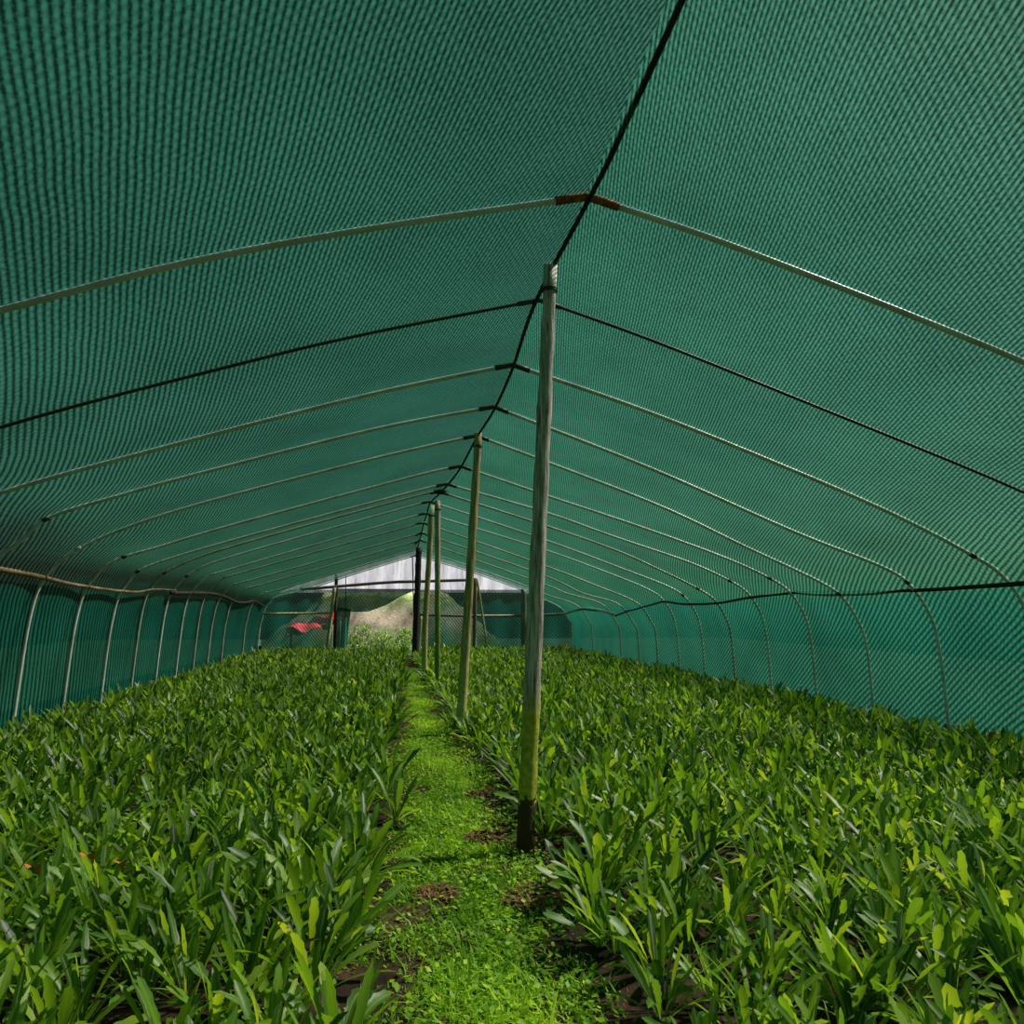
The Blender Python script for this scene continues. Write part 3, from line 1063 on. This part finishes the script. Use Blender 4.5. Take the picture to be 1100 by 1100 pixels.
zcount = {}
for q, (f, x, y) in enumerate(near):
    broad = rng.random() < 0.16
    me = rng.choice(broad_mesh if broad else near_mesh)
    o = bpy.data.objects.new('leafy_plant', me)
    COL.objects.link(o)
    s = scale_at(x, y)
    o.location = (x, y, -0.012)
    o.rotation_euler = (rng.uniform(-0.08, 0.08), rng.uniform(-0.08, 0.08), rng.uniform(0, 6.28))
    o.scale = (s, s, s)
    a, b = zone(x, y)
    if q in special:
        lab, what, g, px, py = special[q]
        tag(o, lab, 'plant', 'leafy plants growing in the beds')
        dpt = sqrt(x * x + y * y)
        wl = g
        vs, at_ = leaf_np(0.08 if px < 1000 else 0.11, 0.045 if px < 1000 else 0.06, 6, rng.uniform(4.2, 5.2), 0.5, 1.2, 0.0, 0.5, 0.5)
        Fq = [(k * 3 + s_, k * 3 + s_ + 1, k * 3 + s_ + 4, k * 3 + s_ + 3) for k in range(6) for s_ in (0, 1)]
        w_ = mesh_obj('withered_leaf', vs, Fq, M['withered'], o, True)
        bpy.context.view_layer.update()
        w_.matrix_parent_inverse = o.matrix_basis.inverted()
        w_.location = wl + Vector((0, 0, -0.03))
        tag(w_, what)
    else:
        kind = 'broad-leaved green plant' if broad else 'long-leaved green plant'
        tag(o, '%s %s, %s' % (kind, a, b), 'plant', '%ss %s, %s' % (kind, a, b))

# everything behind them, one carpet
Vs, As, Fs = [], [], []
off = 0
for x, y in rest:
    p = rng.choice(protos_mid if y < 9 else protos_far)
    s = scale_at(x, y)
    a = rng.uniform(0, 6.28)
    c, sn = cos(a) * s, sin(a) * s
    Rm = np.array([[c, -sn, 0], [sn, c, 0], [0, 0, s]], dtype=np.float32)
    Vs.append(p[0] @ Rm.T + np.array([x, y, -0.012], dtype=np.float32))
    At = p[1].copy()
    At[:, 2] = np.clip(At[:, 2] + rng.uniform(-0.1, 0.1), 0, 1)
    As.append(At)
    Fs.append(p[2] + off)
    off += len(p[0])
me = np_mesh('leafy_plants', np.concatenate(Vs), np.concatenate(As), np.concatenate(Fs), M['leaf'])
o = bpy.data.objects.new('leafy_plants', me)
COL.objects.link(o)
tag(o, 'dense carpet of leafy green plants filling both beds back to the far end', 'plants', None, 'stuff')

# ------------------------------------------------------------------ path grass
Vs, As, Fs = [], [], []
n = 0


def blade(x, y, z0, h, w, az, lean, tint):
    global n
    ca, sa = cos(az), sin(az)
    for t, ww in ((0, 1.0), (0.5, 0.9), (1.0, 0.1)):
        r_ = lean * t * t * h
        zz = z0 + h * t * (1 - 0.3 * lean * t)
        for s_ in (-1, 1):
            Vs.append((x + ca * r_ - sa * s_ * w * ww * 0.5, y + sa * r_ + ca * s_ * w * ww * 0.5, zz))
            As.append((0.0, t, tint))
    for k in range(2):
        a = n + 2 * k
        Fs.append((a, a + 1, a + 3, a + 2))
    n += 6


bare = [(ground_at(px, py), rad) for px, py, rad in ((520, 850, 0.10), (500, 790, 0.10), (472, 748, 0.16), (575, 900, 0.13), (520, 895, 0.09), (470, 955, 0.08), (575, 960, 0.12), (500, 770, 0.12))]
cnt = 0
while cnt < 70000:
    t = nr.rand()
    y = 1.4 + 14.5 * t ** 1.7
    l, r_ = path_edges(y)
    x = nr.uniform(l - 0.16, r_ + 0.08)
    u = (x - l) / (r_ - l)
    den = 1.0 if 0.0 < u < 0.72 else 0.4
    if nr.rand() > den:
        continue
    if any((x - g.x) ** 2 + (y - g.y) ** 2 < rad * rad for g, rad in bare) and nr.rand() < 0.8:
        continue
    big_ = nr.rand() < 0.02 and y < 6
    h = nr.uniform(0.02, 0.055) * (2.2 if big_ else 1)
    w = nr.uniform(0.004, 0.010) * (1 + 0.05 * y)
    tint = float(np.clip(0.5 + 0.25 * vnoise(x * 3, y * 2) + nr.normal(0, 0.18), 0, 0.96))
    blade(x, y, -0.045, h, w, nr.uniform(0, 6.28), nr.uniform(0.2, 1.6), tint)
    cnt += 1
# tiny round-leaved weeds between the blades
for q in range(12000):
    y = 1.4 + 6.0 * nr.rand() ** 1.4
    l, r_ = path_edges(y)
    x = nr.uniform(l - 0.12, r_ + 0.02)
    s = nr.uniform(0.005, 0.011)
    z = nr.uniform(-0.035, 0.0)
    a = nr.uniform(0, 6.28)
    tx, ty = nr.uniform(-0.6, 0.6), nr.uniform(-0.6, 0.6)
    tint = float(np.clip(nr.normal(0.55, 0.2), 0, 0.97))
    for k in range(4):
        dx, dy = cos(a + k * pi / 2) * s * (1.4 if k % 2 else 0.9), sin(a + k * pi / 2) * s * (1.4 if k % 2 else 0.9)
        Vs.append((x + dx, y + dy, z + dx * tx + dy * ty))
        As.append((0.0, 0.5, tint))
    Fs.append((n, n + 1, n + 2, n + 3))
    n += 4
me = np_mesh('path_grass', np.array(Vs), np.array(As), np.array(Fs), M['grass'])
o = bpy.data.objects.new('path_grass', me)
COL.objects.link(o)
tag(o, 'bright green grass and small weeds covering the narrow path between the beds', 'grass', None, 'stuff')

# dry litter on the bare spots of the path and beds
Vs, As, Fs = [], [], []
n = 0
for g, rad in bare + gaps:
    for q in range(220):
        a, d = nr.uniform(0, 6.28), rad * sqrt(nr.rand()) * 1.1
        blade(g.x + d * cos(a), g.y + d * sin(a), -0.03 + 0.02 * nr.rand(), nr.uniform(0.008, 0.03), nr.uniform(0.005, 0.02), nr.uniform(0, 6.28), nr.uniform(0.8, 2.4), 0.5)
me = np_mesh('leaf_litter', np.array(Vs), np.array(As), np.array(Fs), M['litter'])
o = bpy.data.objects.new('leaf_litter', me)
COL.objects.link(o)
tag(o, 'reddish brown dry litter on the bare soil patches beside the path', 'leaf litter', None, 'stuff')

# ------------------------------------------------------------------ shrubs outside the opening
for q, (px, py, Y, R_, H_, lab) in enumerate(((388, 700, 22.2, 0.45, 0.62, 'bushy green shrub outside the far opening, beside the gathered net'),
                                              (412, 700, 22.6, 0.40, 0.45, 'low green shrub in the middle of the far opening'),
                                              (436, 700, 22.3, 0.36, 0.50, 'green shrub outside the far opening, left of the near black post'))):
    c = at(px, py, Y)
    r = random.Random(50 + q)
    e = empty('shrub', (c.x, c.y, 0), lab, 'shrub', 'shrubs outside the far opening')
    V, A, Fc = [], [], []
    for k in range(420):
        a, b = r.uniform(0, 6.28), r.uniform(0, 1)
        rr_ = R_ * sqrt(r.random()) * sqrt(max(0.05, 1 - (b * 0.85) ** 2))
        vs, at_ = leaf_np(r.uniform(0.07, 0.13), r.uniform(0.03, 0.05), 2, r.uniform(0, 6.28), r.uniform(0.2, 1.6), 0.6, 0, 0.3, r.random() * 0.95)
        o_ = (rr_ * cos(a), rr_ * sin(a), 0.06 + H_ * b)
        n_ = len(V)
        V += [(v[0] + o_[0], v[1] + o_[1], v[2] + o_[2]) for v in vs]
        A += at_
        for kk in range(2):
            for s_ in (0, 1):
                z_ = n_ + kk * 3 + s_
                Fc.append((z_, z_ + 1, z_ + 4, z_ + 3))
    mesh_obj('foliage', V, Fc, M['shrub'], e, True, ('leaf', A))
    VV, FF = [], []
    for k in range(5):
        a = k * 1.25
        v2, f2 = tube([Vector((0.02 * cos(a), 0.02 * sin(a), -0.02)), Vector((R_ * 0.3 * cos(a), R_ * 0.3 * sin(a), H_ * 0.5)), Vector((R_ * 0.55 * cos(a), R_ * 0.55 * sin(a), H_ * 0.9))], 0.01, 6)
        n_ = len(VV)
        VV += v2
        FF += [tuple(x + n_ for x in f_) for f_ in f2]
    mesh_obj('stem', VV, FF, M['tan_wood'], e)

# ------------------------------------------------------------------ light
SUN_AZ, SUN_EL = radians(76), radians(50)
sd = bpy.data.lights.new('sun', 'SUN')
sd.energy = 19
sd.angle = radians(4)
sd.color = (1.0, 0.95, 0.86)
so = bpy.data.objects.new('sun', sd)
COL.objects.link(so)
dirv = Vector((cos(SUN_EL) * sin(SUN_AZ), cos(SUN_EL) * cos(SUN_AZ), sin(SUN_EL)))
so.rotation_euler = (-dirv).to_track_quat('-Z', 'Y').to_euler()
so.location = (10, 5, 12)

w = bpy.data.worlds.new('world')
scene.world = w
w.use_nodes = True
nt = w.node_tree
nt.nodes.clear()
out = nt.nodes.new('ShaderNodeOutputWorld')
bg = nt.nodes.new('ShaderNodeBackground')
sky = nt.nodes.new('ShaderNodeTexSky')
sky.sky_type = 'NISHITA'
sky.sun_disc = False
sky.sun_elevation = SUN_EL
sky.sun_rotation = SUN_AZ
sky.air_density = 1.0
sky.dust_density = 3.0
nt.links.new(sky.outputs[0], bg.inputs[0])
bg.inputs[1].default_value = 0.034
nt.links.new(bg.outputs[0], out.inputs[0])

vs = scene.view_settings
vs.view_transform = 'Standard'
vs.look = 'None'
vs.gamma = 1
vs.use_curve_mapping = False
vs.exposure = 0.15
scene.cycles.transparent_max_bounces = 16
scene.cycles.max_bounces = 8
